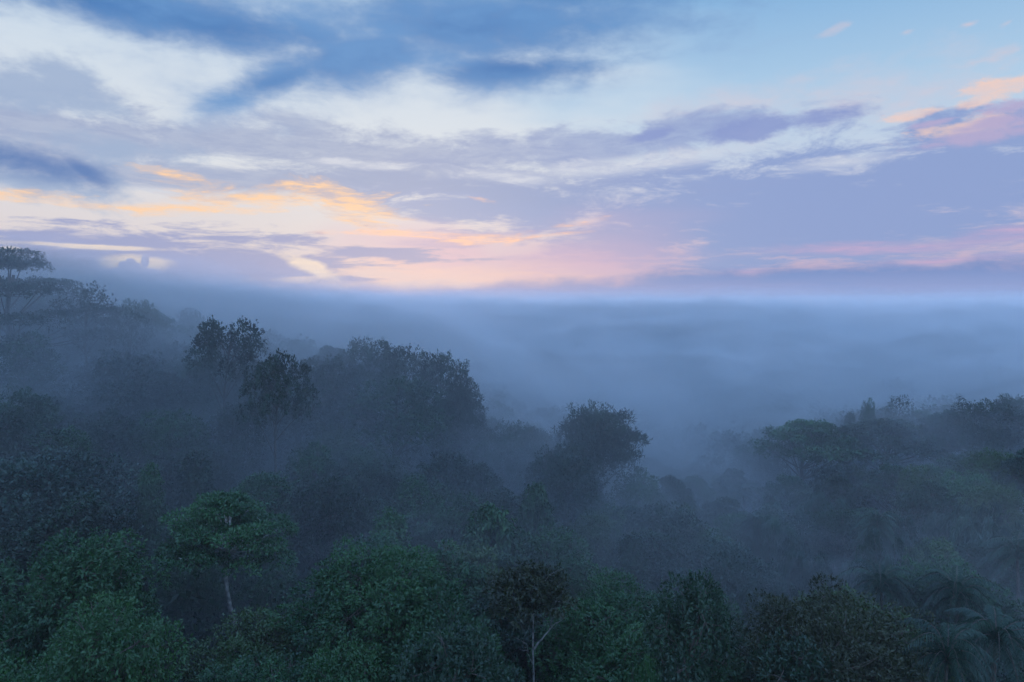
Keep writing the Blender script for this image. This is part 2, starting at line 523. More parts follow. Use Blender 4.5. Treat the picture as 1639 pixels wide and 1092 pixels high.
def make_tree(kind, seed, H=20.0, Rr=5.0, Hc=4.0, leaf=0.42, W=0.45, dens=5.5, k=5, mat=None, wood=None, lean=0.0, spread=0.55, up=0.15, droop=0.15, trunk_r=None, spiky=0.0, wiggle=1.2, forks=(), limb_lo=0.72):
    rng = np.random.default_rng(seed)
    L = lobes_of(kind, H, Rr, Hc, rng)
    Vs, Ts = [], []
    waves = [(norm(rng.normal(0, 1, (1, 3)))[0] * 6.283 / w_, rng.uniform(0, 6.28)) for w_ in (Rr * .34, Rr * .27, Rr * .2, Rr * .5)]
    tb = Tubes()
    tr = trunk_r or 0.020 * H
    hf = H - 2 * Hc * (0.85 if kind != "umbrella" else 0.95)
    bend = rng.normal(0, 0.35, 2)
    top = np.array([lean, 0, H - Hc * 0.5])
    tp = bez((0, 0, -1.0), (bend[0] * 2 + lean * 0.2, bend[1] * 2, H * 0.5), top, 12)
    tp[:, 0] += np.sin(np.linspace(0, 7, 12)) * tr * wiggle
    tb.add(tp, np.linspace(tr, tr * 0.28, 12), 8)
    for (x, y, z, rx, rz) in L:
        sh = lean * max(0.0, min(1.0, (z - hf) / (H - hf) + 0.35))
        c = np.array([x + sh, y, z])
        area = 2.2 * math.pi * rx * (0.6 * rx + 0.4 * rz)
        n = int(area * dens) + 8
        e1, e2 = rng.uniform(0.85, 1.2, 2)
        low = -0.5 if kind != "umbrella" else -0.25
        P, O = shell(c, rx * e1, rx * e2, rz, n, rng, low)
        nz = sum(np.sin(P @ a_ + b_) for a_, b_ in waves) / 1.7
        keep = nz > rng.normal(-0.5, 0.22, len(P))
        P, O, nz = P[keep], O[keep], nz[keep]
        P = P + O * (nz * 0.06 * (min(Rr, 6.0) + 2.0) * (0.35 if kind == "umbrella" else 1.0))[:, None]
        lobe_t = rng.uniform(0.15, 0.75)
        ft = lobe_t + rng.normal(0, 0.10, len(P))
        if spiky:
            O = O * 0.5 + rng.normal(0, 0.25, O.shape)
            O[:, 2] += spiky
            O = norm(O)
        V, tt = leaf_quads(P, O, k, leaf, W, rng, spread, up, droop, ft)
        Vs.append(V)
        Ts.append(tt)
        # a limb to this lobe, and twigs inside it
        zz = min(max(z - rng.uniform(0.9, 1.8) * rx - 0.35 * math.hypot(x, y), hf * limb_lo), H - Hc)
        i0 = int(np.argmin(np.abs(tp[:, 2] - zz)))
        s = tp[i0]
        mid = s * 0.45 + c * 0.55 + np.array([0, 0, (0.10 if kind != "umbrella" else -0.08) * np.linalg.norm(c - s)])
        r0 = tr * 0.30 * (0.6 + rx / Rr)
        tb.add(bez(s, mid, c, 7), np.linspace(r0, r0 * 0.3, 7), 5)
        for q in range(5):
            e = P[rng.integers(len(P))]
            tb.add(bez(c, (c + e) / 2 + rng.normal(0, rx * 0.12, 3), e, 4), np.linspace(r0 * 0.35, r0 * 0.12, 4), 4)
    for (p, r) in forks:
        tb.add(bez(*p, 9) + rng.normal(0, .07, (9, 3)) * np.linspace(0, 1, 9)[:, None], np.linspace(r[0], r[1], 9), 6)
        for q in range(4):
            e = bez(*p, 9)[rng.integers(4, 9)]
            tb.add(bez(e, e + rng.normal(0, .3, 3), e + rng.normal(0, .5, 3) + np.array([0, 0, .5]), 4), np.linspace(.022, .008, 4), 4)
    crown = quads_mesh("crown", np.concatenate(Vs), np.concatenate(Ts), mat)
    trunk = tb.mesh("trunk", wood or M_BARK)
    zmax = max(v.co.z for v in crown.vertices)
    return crown, trunk, zmax, Rr


def make_palm(seed, H=9.0, n=22, length=4.6, mat=None, upright=0.9):
    rng = np.random.default_rng(seed)
    Vs, Ts = [], []
    tb = Tubes()
    tp = bez((0, 0, -1), (0.3, 0.1, H * .5), (0.1, 0, H), 10)
    tb.add(tp, np.linspace(0.28, 0.2, 10), 8)
    for i in range(n):
        a = i * 2.39996 + rng.uniform(-.2, .2)
        f = i / n
        el = upright * (1.25 - 1.25 * f)
        out = np.array([math.cos(a), math.sin(a), 0])
        l = length * rng.uniform(.85, 1.1)
        p0 = tp[-1]
        p1 = p0 + out * l * .5 * math.cos(el) + np.array([0, 0, l * .62 * math.sin(el) + .35])
        p2 = p0 + out * l * (.95) + np.array([0, 0, l * (0.55 * math.sin(el) - 0.55 * (0.35 + f))])
        ra = bez(p0, p1, p2, 26)
        tb.add(ra[::3], np.linspace(.05, .012, len(ra[::3])), 4)
        t = norm(np.gradient(ra, axis=0))
        sd_ = norm(np.cross(t, np.array([0, 0, 1.0])))
        w = np.sin(np.linspace(0.25, 2.95, 26)) * l * 0.20 + .05
        ft = rng.uniform(.2, .9)
        for s in (-1, 1):
            for rep in range(2):
                o = ra + t * (rep * l / 52)
                d = norm(sd_ * s + t * .75 + np.array([0, 0, -0.12]) + rng.normal(0, .12, ra.shape))
                tip = o + d * w[:, None]
                tip[:, 2] -= w * rng.uniform(.25, .6)
                mid = o + d * w[:, None] * .5
                h = t * 0.05 + np.array([0, 0, .012])
                Vs.append(np.stack([o - h * .6, mid + h, tip, mid - h], 1))
                Ts.append(np.clip(ft + rng.normal(0, .12, 26), 0, 1))
    crown = quads_mesh("crown", np.concatenate(Vs), np.concatenate(Ts), mat)
    return crown, tb.mesh("trunk", M_BARK), max(v.co.z for v in crown.vertices), length * .8


def make_plume(seed, H=13.0, n=34, mat=None):
    """A clump of arching canes hung with narrow leaves."""
    rng = np.random.default_rng(seed)
    Vs, Ts = [], []
    tb = Tubes()
    for i in range(n):
        a = rng.uniform(0, 6.283)
        out = np.array([math.cos(a), math.sin(a), 0])
        l = H * rng.uniform(.65, 1.05)
        b = out * rng.uniform(0, 1.0)
        rch = l * rng.uniform(.10, .30)
        pa = bez(b + np.array([0, 0, -.5]), b + out * rch * .25 + np.array([0, 0, l * 1.25]), b + out * rch + np.array([0, 0, l * rng.uniform(.5, .74)]), 30)
        tb.add(pa[::3], np.linspace(.06, .012, 10), 4)
        q = pa[9:]
        idx = rng.integers(0, len(q), 130)
        P = q[idx] + rng.normal(0, .10, (130, 3))
        t = norm(np.gradient(q, axis=0))[idx]
        O = t * .7 + out * .1
        O[:, 2] -= .55
        V, tt = leaf_quads(P, norm(O), 2, .75, .13, rng, .3, -.25, .5, np.full(130, rng.uniform(.2, .9)))
        Vs.append(V)
        Ts.append(tt)
    crown = quads_mesh("crown", np.concatenate(Vs), np.concatenate(Ts), mat)
    return crown, tb.mesh("canes", M_BARK), max(v.co.z for v in crown.vertices), H * .27


# ------------------------------------------------------------------ land: the canopy's top surface through points read off the photograph, the ground 20 m under it
CP = [(0, 1092, 40), (0, 950, 52), (0, 830, 64), (0, 740, 74), (0, 640, 88), (0, 555, 100), (20, 480, 113),
      (250, 1092, 42), (250, 950, 56), (250, 830, 72), (250, 740, 88), (250, 650, 104), (230, 575, 120), (160, 500, 122),
      (420, 1092, 44), (420, 930, 60), (420, 830, 76), (420, 740, 94), (430, 650, 108),
      (600, 1092, 45), (600, 920, 60), (600, 830, 82), (600, 740, 102), (600, 650, 118), (620, 580, 134),
      (800, 1092, 45), (780, 940, 62), (780, 840, 84), (750, 740, 112), (760, 650, 138),
      (950, 1092, 44), (950, 930, 62), (950, 850, 84), (920, 740, 124), (860, 715, 140),
      (1150, 1092, 42), (1150, 980, 58), (1150, 890, 84), (1080, 810, 130), (1060, 760, 165),
      (1350, 1092, 44), (1350, 1000, 56), (1350, 900, 78), (1300, 800, 114), (1260, 720, 148),
      (1639, 1092, 46), (1600, 1010, 56), (1600, 920, 76), (1600, 800, 104), (1450, 700, 140), (1639, 670, 134),
      (470, 555, 215), (300, 530, 190), (620, 575, 235), (0, 470, 190), (1000, 640, 270), (1190, 535, 400), (1060, 550, 380), (1320, 590, 360),
      (800, 600, 300), (1500, 650, 230), (1750, 640, 200), (1800, 900, 80), (-200, 900, 60), (-200, 560, 100), (-150, 440, 130)]
cpx = np.array([[at(*c).x, at(*c).y] for c in CP])
cpz = np.array([at(*c).z for c in CP])
EXT = np.array([[x, y, 34.0] for x in (-2500, -1200, 0, 1200, 2500) for y in (-2500, -1200, 900, 1500, 2600)] + [[0, 0, 30.0], [-60, 0, 36.0], [60, 0, 32.0], [0, -100, 28.0], [-500, 300, 60.0], [500, 400, 45.0], [-300, 0, 50.0], [300, 0, 36.0]])
PX = np.concatenate([cpx, EXT[:, :2]])
PZ = np.concatenate([cpz, EXT[:, 2]])


def _phi(A, B):
    return np.sqrt(((A[:, None, :] - B[None, :, :]) ** 2).sum(-1) + 36.0)


_K = np.zeros((len(PX) + 1, len(PX) + 1))
_K[:-1, :-1] = _phi(PX, PX) + np.eye(len(PX)) * -1.5
_K[:-1, -1] = 1
_K[-1, :-1] = 1
_W = np.linalg.solve(_K, np.append(PZ, 0.0))


def canopy(XY):
    XY = np.atleast_2d(np.asarray(XY, float))
    return _phi(XY, PX) @ _W[:-1] + _W[-1]


def ground(XY):
    return canopy(XY) - 20.0


def tag(o, label=None, cat=None, group=None, kind=None):
    for kk, vv in (("label", label), ("category", cat), ("group", group), ("kind", kind)):
        if vv:
            o[kk] = vv


def build_ground():
    s = np.linspace(-1, 1, 121)
    a = np.sinh(s * 4.2) / math.sinh(4.2) * 2400.0
    X, Y = np.meshgrid(a, a + 90.0 * (1 - np.abs(s) ** 2))
    XY = np.stack([X.ravel(), Y.ravel()], 1)
    Z = ground(XY)
    V = np.column_stack([XY, Z])
    n = len(s)
    i = np.arange(n - 1)[:, None] * n + np.arange(n - 1)[None, :]
    Fq = np.stack([i, i + 1, i + n + 1, i + n], -1).reshape(-1, 4)
    me = bpy.data.meshes.new("ground")
    me.from_pydata(V.tolist(), [], Fq.tolist())
    me.polygons.foreach_set("use_smooth", np.ones(len(Fq), dtype=bool))
    me.materials.append(M_SOIL)
    o = bpy.data.objects.new("ground", me)
    COL.objects.link(o)
    tag(o, "dark forest floor of the hills and the valley", kind="structure")
    return float(Z.min())


ZMIN = build_ground()

# ------------------------------------------------------------------ the kinds of tree
rngk = random.Random(5)
KIND = {}


def reg(name, made):
    KIND.setdefault(name, []).append(made)


for s in range(4):
    reg("dome", make_tree("dome", 10 + s, 20, 6.0, 6.0, leaf=.36, dens=11.0, k=4, mat=(M_DARK, M_MID, M_MID, M_DARK)[s]))
for s in range(3):
    reg("leafy", make_tree("dome", 30 + s, 20, 5.2, 5.8, leaf=.33, W=.42, dens=14, k=4, mat=(M_BRIGHT, M_MID, M_BRIGHT)[s], spread=.6))
for s in range(3):
    reg("tall", make_tree("tall", 50 + s, 22, 4.2, 5.6, leaf=.38, dens=10, k=4, mat=(M_MID, M_DARK, M_MID)[s]))
for s in range(3):
    reg("umbrella", make_tree("umbrella", 70 + s, 20, 7.0, 3.0, leaf=.40, W=.4, dens=9.0, mat=(M_MID, M_DARK, M_GREY)[s], up=.1))
for s in range(2):
    reg("feather", make_tree("feather", 90 + s, 20, 4.6, 4.2, leaf=.55, W=.2, dens=10, mat=M_DARK, spiky=.4, spread=.5, up=.25))
for s in range(3):
    reg("palm", make_palm(110 + s, 17.5, 26, 5.2, M_GREY, (1.0, .8, 1.15)[s]))
for s in range(2):
    reg("plume", make_plume(130 + s, 23.0, 44, M_GREY))
for s in range(2):
    reg("vine", make_tree("vine", 150 + s, 18, 4.6, 5.0, leaf=.5, W=.55, dens=8, mat=M_BRIGHT, droop=.5, up=-.25))
for s in range(2):
    reg("column", make_tree("column", 170 + s, 19, 4.0, 7.5, leaf=.38, W=.5, dens=13, mat=M_DARK if s == 0 else M_BRIGHT, droop=.35))
for s in range(2):
    reg("open", make_tree("open", 190 + s, 22, 6.2, 4.6, leaf=.42, W=.45, dens=8.0, mat=M_DARK, trunk_r=.34))
for s in range(2):
    reg("lacy", make_tree("open", 210 + s, 20, 5.0, 3.6, leaf=.34, W=.4, dens=4.5, mat=M_DARK, trunk_r=.26))
reg("acacia", make_tree("umbrella", 231, 24, 13.0, 6.0, leaf=.40, W=.36, dens=5.0, mat=M_DARK, trunk_r=.55))
reg("pale", make_tree("umbrella", 241, 22, 6.4, 2.7, leaf=.34, W=.40, dens=18, k=4, mat=M_MID, wood=M_PALE, trunk_r=.30, lean=-1.2, wiggle=2.6, limb_lo=1.0))
reg("forked", make_tree("dome", 251, 20, 3.4, 1.5, leaf=.36, W=.4, dens=10.0, mat=M_OLIVE, wood=M_DULL, trunk_r=.17, lean=.5, limb_lo=1.0,
                        forks=[(((.32, 0, 14.4), (.9, -.5, 15.4), (2.7, -.8, 16.3)), (.10, .02)), (((1.5, -.6, 15.65), (1.75, -.7, 16.1), (1.8, -.9, 16.8)), (.04, .012)), (((.2, 0, 13.2), (-.4, -.2, 14.0), (-.7, -.4, 15.2)), (.05, .015))]))
reg("bigdome", make_tree("dome", 262, 20, 7.6, 5.4, leaf=.27, W=.42, dens=18, k=4, mat=M_OLIVE))
reg("bigleafy", make_tree("dome", 273, 21, 7.0, 5.4, leaf=.29, W=.42, dens=17, k=4, mat=M_BRIGHT))
reg("mound", make_tree("dome", 281, 16, 6.6, 4.6, leaf=.34, W=.5, dens=15, k=4, mat=M_GREY))

NAMES = {"dome": "rainforest_tree", "leafy": "broadleaf_tree", "tall": "tall_tree", "umbrella": "umbrella_tree", "feather": "feathery_tree", "palm": "palm_tree", "plume": "bamboo_clump",
         "vine": "vine_covered_tree", "column": "vine_covered_tree", "open": "emergent_tree", "lacy": "lacy_tree", "acacia": "umbrella_tree", "pale": "umbrella_tree", "forked": "forked_tree",
         "bigdome": "rainforest_tree", "bigleafy": "broadleaf_tree", "mound": "rainforest_tree"}
CATS = {"palm": "palm", "plume": "bamboo"}
PROTO = {}
TREES = []


def place(kind, variant, loc, scale, rz, label, group):
    crown, trunk, zmax, rad = KIND[kind][variant % len(KIND[kind])]
    key = (kind, variant % len(KIND[kind]))
    name = NAMES[kind]
    if key not in PROTO:
        root = bpy.data.objects.new(name, None)
        c = bpy.data.objects.new("crown", crown)
        w = bpy.data.objects.new("trunk" if kind != "plume" else "canes", trunk)
        root.empty_display_size = 0.5
        for o in (root, c, w):
            COL.objects.link(o)
        c.parent = root
        w.parent = root
        PROTO[key] = (root, c, w)
    else:
        r0, c0, w0 = PROTO[key]
        root, c, w = r0.copy(), c0.copy(), w0.copy()
        for o in (root, c, w):
            COL.objects.link(o)
        c.parent = root
        w.parent = root
    root.location = loc
    root.scale = scale
    root.rotation_euler = (0.05 * math.sin(rz * 7.0), 0.05 * math.cos(rz * 5.0), rz)
    tag(root, label, CATS.get(kind, "tree"), group)
    return root


# single trees one can point at: picture column of the crown's middle, picture row of its top, distance, kind, variant, crown width in picture pixels, turn, label
HERO = [
    (18, 394, 116, "acacia", 0, 345, 20, "wide layered umbrella tree fading into mist on the hilltop, sky through its branches"),
    (152, 448, 116, "lacy", 0, 110, 40, "lacy round hilltop tree just beside the wide layered umbrella tree"),
    (205, 478, 119, "lacy", 1, 64, 10, "small lacy tree at the lower end of the misty hilltop"),
    (348, 502, 112, "open", 0, 125, 70, "dark open-crowned tree standing alone against the mist, gaps under its crown"),
    (432, 556, 103, "open", 1, 118, 0, "dark clumpy low tree just beneath the lone open-crowned tree"),
    (205, 556, 112, "dome", 0, 170, 0, "broad dome tree half lost in mist below the hilltop"),
    (590, 536, 131, "open", 0, 100, 200, "first knobbly crown of the dark ridge clump, its highest"),
    (652, 548, 130, "open", 1, 96, 100, "middle crown of the dark ridge clump above the misty slope"),
    (708, 558, 128, "open", 0, 92, 310, "last gappy crown of the dark ridge clump, facing the valley fog"),
    (748, 604, 126, "dome", 3, 84, 90, "rounded dark tree hanging at the ridge end over the valley fog"),
    (950, 641, 122, "feather", 0, 124, 0, "dark spiky-topped tree standing alone over the valley fog"),
    (850, 676, 134, "feather", 1, 70, 50, "small spiky tree on the ridge beside the lone spiky-topped tree"),
    (1290, 668, 148, "umbrella", 0, 190, 0, "flat umbrella tree at the ridge end beside the valley fog"),
    (1420, 668, 150, "umbrella", 1, 210, 60, "second flat umbrella tree along the far misty ridge"),
    (1382, 634, 162, "tall", 0, 26, 0, "thin young tree poking above the flat umbrella trees"),
    (1354, 654, 164, "tall", 1, 20, 0, "shorter thin tree beside the thin young tree on the ridge"),
    (1433, 630, 166, "lacy", 0, 60, 0, "pale lacy tree rising behind the flat umbrella trees"),
    (1508, 654, 150, "umbrella", 2, 100, 100, "layered tree on the ridge between the lacy tree and the dark domes"),
    (1572, 636, 146, "dome", 0, 120, 20, "dark dome tree topping the ridge near the picture edge"),
    (1622, 628, 150, "feather", 0, 70, 20, "spiky tree at the ridge crest on the picture edge"),
    (226, 736, 82, "column", 1, 72, 0, "upright oval yellow-green tree rising above the misty thicket"),
    (362, 788, 70, "pale", 0, 225, 0, "spreading flat-topped tree with a crooked white trunk"),
    (776, 802, 84, "vine", 1, 112, 0, "arch-shaped tree draped in bright vines"),
    (862, 768, 98, "vine", 0, 74, 50, "taller vine-draped tree behind the arch-shaped one"),
    (590, 868, 60, "bigleafy", 0, 270, 0, "large bright green leafy tree spreading in the middle front"),
    (866, 898, 56, "forked", 0, 130, 30, "thin-crowned tree with a pale forked trunk"),
    (1086, 908, 50, "tall", 1, 140, 0, "dark upright glossy tree with a rounded top beside the huge olive one"),
    (1300, 932, 53, "bigdome", 0, 320, 0, "huge rounded dark olive tree in front of the palms"),
    (1000, 1046, 40, "leafy", 0, 92, 0, "small yellow-green leafy tree at the bottom edge beside the dark upright tree"),
    (150, 838, 60, "leafy", 2, 190, 20, "bright broadleaf tree with rosettes of leaves near the white-trunked tree"),
    (165, 960, 47, "leafy", 0, 200, 80, "bright broadleaf tree below the other rosette-leaved one"),
    (1150, 868, 88, "mound", 0, 190, 0, "smooth mound-shaped grey-green tree in the valley mouth"),
    (1275, 868, 92, "plume", 0, 110, 0, "pale arching bamboo clump behind the huge olive tree"),
    (1260, 812, 104, "plume", 1, 120, 40, "higher arching bamboo clump half lost in mist"),
    (1495, 1002, 50, "palm", 0, 120, 0, "upright palm with feather fronds beside the huge olive tree"),
    (1585, 990, 54, "palm", 1, 150, 70, "bushy palm with arching fronds near the bottom corner"),
    (75, 716, 80, "mound", 0, 260, 40, "broad low thicket-like crown under the misty hill"),
    (300, 566, 118, "dome", 2, 130, 50, "misty rounded tree in the hollow between the hilltop and the lone open-crowned tree"),
    (515, 566, 122, "dome", 0, 130, 200, "misty rounded tree closing the gap before the dark ridge clump"),
    (640, 596, 122, "dome", 1, 170, 130, "broad misty tree just under the dark ridge clump"),
    (815, 668, 126, "dome", 2, 110, 20, "misty tree joining the ridge end to the lone spiky-topped tree"),
    (905, 706, 112, "dome", 3, 130, 280, "misty tree at the foot of the lone spiky-topped tree"),
    (1010, 748, 116, "tall", 0, 90, 10, "misty tall tree on the fog side of the lone spiky-topped tree"),
    (298, 900, 77, "dome", 1, 120, 0, "dark low tree tucked behind the crooked white trunk"),
    (440, 905, 78, "tall", 0, 100, 30, "dim narrow tree in the gap beside the crooked white trunk"),
    (388, 968, 60, "leafy", 1, 165, 60, "leafy tree hiding the foot of the crooked white trunk"),
]
SHORT = ["wide hilltop umbrella tree", "lacy round hilltop tree", "small lacy hilltop tree", "lone open-crowned tree", "dark clumpy low tree", "misty dome tree", "highest ridge-clump crown",
         "middle ridge-clump crown", "gappy ridge-clump crown", "rounded ridge-end tree", "lone spiky-topped tree", "small spiky ridge tree", "ridge-end flat umbrella tree", "second flat umbrella tree",
         "thin young tree", "shorter thin tree", "pale lacy ridge tree", "layered ridge tree", "dark ridge-top dome", "spiky crest tree", "upright yellow-green tree", "white-trunked tree",
         "arch-shaped vine tree", "taller vine-draped tree", "large bright leafy tree", "pale forked tree", "dark upright glossy tree", "huge olive tree", "small yellow-green tree",
         "upper rosette-leaved tree", "lower rosette-leaved tree", "grey-green mound tree", "pale arching bamboo", "higher arching bamboo", "upright palm", "bushy corner palm", "low thicket crown", "hollow misty tree", "gap-closing misty tree", "broad tree under the ridge clump", "ridge-joining misty tree", "misty tree under the spiky one", "misty fog-side tree", "low tree behind the white trunk", "narrow tree near the white trunk", "leafy tree before the white trunk"]
GROUPS = {"palm": "palms on the slope", "plume": "arching bamboo clumps"}


def gname(kind, px, py, d):
    if kind in GROUPS:
        return GROUPS[kind]
    if d > 98:
        return "misty trees on the hillside" if px < 1050 else "misty trees on the far ridge"
    return "trees of the near forest"


def project(p):
    dz = p[2] - CAMZ
    cy, sy = math.cos(PITCH), math.sin(PITCH)
    yy = p[1] * cy - dz * sy
    zz = p[1] * sy + dz * cy
    return 819.5 + F * p[0] / yy, 546.0 - F * zz / yy


SPOTS = []            # (hero index or -1, kind, variant, x, y, ground, top, radius, half crown height, turn)
for i, (px, py, d, kind, var, w, turn, label) in enumerate(HERO):
    p = at(px, py, d)
    crown, trunk, zmax, rad = KIND[kind][var % len(KIND[kind])]
    g = float(ground([[p.x, p.y]])[0]) - 0.3
    SPOTS.append((i, kind, var, p.x, p.y, g, p.z, 0.5 * w * d / F, turn))

rf = random.Random(2024)
PROBS = {
    "palms": [("palm", .27), ("plume", .32), ("dome", .24), ("tall", .17)],
    "front": [("leafy", .34), ("dome", .32), ("tall", .2), ("umbrella", .14)],
    "middle": [("dome", .36), ("tall", .26), ("leafy", .16), ("column", .1), ("umbrella", .12)],
    "hill": [("dome", .5), ("tall", .2), ("umbrella", .2), ("open", .1)],
    "ridge": [("dome", .45), ("umbrella", .3), ("tall", .25)],
}
d = 37.0
row = 0
while d < 178:
    gap = 6.6 + d * 0.014
    xs = np.arange(-0.82 * d - 8, 0.82 * d + 8, gap)
    for x0 in xs:
        x = x0 + rf.uniform(-.33, .33) * gap + (row % 2) * gap * .5
        y = d + rf.uniform(-.38, .38) * gap
        can = float(canopy([[x, y]])[0])
        top = can + rf.gauss(0, 1.7)
        px, py = project((x, y, top))
        if px < -90 or px > 1730:
            continue
        if py > 1240:
            continue
        if px > 1180 and py > 770:
            reg_ = "palms"
        elif d < 75:
            reg_ = "front"
        elif d < 98:
            reg_ = "middle"
        else:
            reg_ = "hill" if px < 1050 else "ridge"
        q, kind = rf.random(), None
        for kname, pr in PROBS[reg_]:
            q -= pr
            if q <= 0:
                kind = kname
                break
        kind = kind or PROBS[reg_][0][0]
        var = rf.randrange(len(KIND[kind]))
        crown, trunk, zmax, rad = KIND[kind][var]
        rr = rad * rf.uniform(.82, 1.12) * (1.0 if d > 60 else .85)
        if kind == "palm":
            rr *= .75
        if kind in ("dome", "leafy", "umbrella"):
            rr = min(rr, 6.2)
        ok = True
        for sp in SPOTS:
            dd = math.hypot(sp[3] - x, sp[4] - y)
            if dd < (0.62 if sp[0] >= 0 else 0.37) * (sp[7] + rr):
                ok = False
                break
            if sp[0] >= 0 and y < sp[4]:
                hx, hy = HERO[sp[0]][0], HERO[sp[0]][1]
                hw = HERO[sp[0]][5]
                wpx = rr / y * F
                need = hy + 0.62 * min(hw, 120)
                if abs(hx - px) < 0.5 * hw + wpx * 0.7 and py < need:
                    drop = (need - py) / F * y
                    if drop > 7.5:
                        ok = False
                        break
                    top -= drop
                    px, py = project((x, y, top))
        # sight lines kept open to the pale trunks
        for (bx0, bx1, by0, by1, bd) in ((335, 385, 860, 985, 68), (835, 900, 935, 1065, 54)):
            wpx = rr / y * F
            if y < bd and px + wpx * .8 > bx0 and px - wpx * .8 < bx1 and py < by1 - 10:
                ok = False
        if ok:
            SPOTS.append((-1, kind, var, x, y, float(ground([[x, y]])[0]) - 0.3, top, rr, rf.uniform(0, 360)))
    d += gap * 0.86
    row += 1

# leave out what stands wholly behind other crowns
GW, GH = 410, 273
zb = np.full((GH, GW), -1, int)
yy_, xx_ = np.mgrid[0:GH, 0:GW]
sizes = {}
for k in sorted(range(len(SPOTS)), key=lambda k: -SPOTS[k][4]):
    hi, kind, var, x, y, g, top, rr, turn = SPOTS[k]
    hc = {"dome": .75, "leafy": .85, "tall": 1.2, "umbrella": .42, "feather": .9, "column": 1.6, "vine": 1.0, "bigdome": .75, "bigleafy": .8, "acacia": .3, "pale": .4}.get(kind, .7) * rr
    cx, cy = project((x, y, top - hc))
    e = ((xx_ * 4 - cx) / (rr / y * F * .92)) ** 2 + ((yy_ * 4 - cy) / (hc / y * F * .92)) ** 2 < 1
    sizes[k] = int(e.sum())
    zb[e] = k
cnt = np.bincount(zb[zb >= 0].ravel(), minlength=len(SPOTS))
KEEP = [k for k in range(len(SPOTS)) if SPOTS[k][0] >= 0 or (cnt[k] > 14 and cnt[k] > 0.05 * sizes[k])]

ADJ = {"dome": "rounded tree", "leafy": "leafy tree", "tall": "tall narrow tree", "umbrella": "flat-crowned tree", "feather": "spiky tree", "palm": "feather palm", "plume": "arching bamboo clump",
       "vine": "vine-draped tree", "column": "vine-clad tree", "open": "open-crowned tree"}
ORD = ["nearest", "second", "third", "fourth", "fifth", "sixth", "seventh", "eighth", "ninth", "tenth", "eleventh", "twelfth", "thirteenth", "fourteenth"]
SECT = ["to the right of", "above and right of", "above", "above and left of", "to the left of", "below and left of", "below", "below and right of"]
buckets = {}
for k in KEEP:
    hi, kind, var, x, y, g, top, rr, turn = SPOTS[k]
    if hi >= 0:
        continue
    px, py = project((x, y, top))
    ys, xs = np.nonzero(zb == k)
    qx, qy = xs.mean() * 4, ys.mean() * 4
    best = min(range(len(HERO)), key=lambda h: (HERO[h][0] - qx) ** 2 + (HERO[h][1] + 30 - qy) ** 2)
    dx, dy = qx - HERO[best][0], HERO[best][1] + 30 - qy
    sec = int(round(math.atan2(dy, dx) / (math.pi / 4))) % 8
    haze_ = "misty" if y > 112 else ("dim" if y > 78 else "dark green")
    buckets.setdefault((haze_, kind, best, sec), []).append((dx * dx + dy * dy, k))
LABEL = {}
for (haze_, kind, best, sec), lst in buckets.items():
    for n, (_, k) in enumerate(sorted(lst)):
        LABEL[k] = f"{haze_} {ADJ[kind]}, {ORD[n]} {SECT[sec]} the {SHORT[best]}" if len(lst) > 1 else f"{haze_} {ADJ[kind]} {SECT[sec]} the {SHORT[best]}"

ZTOP = CAMZ
for k in KEEP:
    hi, kind, var, x, y, g, top, rr, turn = SPOTS[k]
    crown, trunk, zmax, rad = KIND[kind][var % len(KIND[kind])]
    s = rr / rad
    sz = (top - g) / zmax
    px, py = project((x, y, top))
    label = HERO[hi][7] if hi >= 0 else LABEL[k]
    place(kind, var, (x, y, g), (s, s, sz), R(turn), label, gname(kind, px, py, y))
    ZTOP = max(ZTOP, top)
print("TREES", len(KEEP), "of", len(SPOTS), "top", ZTOP)


# ------------------------------------------------------------------ low growth between the trunks, and the forest lost in the mist
def build_undergrowth():
    rng = np.random.default_rng(77)
    n = 42000
    y = 30 + 160 * rng.random(n) ** 0.8
    x = (rng.random(n) * 2 - 1) * (0.80 * y + 6)
    XY = np.stack([x, y], 1)
    lump = 0.5 + 0.5 * np.sin(x * .55 + 1.3 * np.sin(y * .31)) * np.cos(y * .47 + 1.1 * np.sin(x * .23))
    z = ground(XY) + rng.random(n) ** 0.8 * (3.0 + 12.0 * lump)
    P = np.column_stack([XY, z])
    O = norm(rng.normal(0, .5, (n, 3)) + np.array([0, 0, .8]))
    V, t = leaf_quads(P, O, 4, .95, .45, rng, .6, .2, .25, np.clip(lump * .6 + .1, 0, 1))
    me = quads_mesh("undergrowth", V, t, M_DARK)
    o = bpy.data.objects.new("undergrowth", me)
    COL.objects.link(o)
    tag(o, "leafy low growth filling the gaps between the trees", kind="stuff")


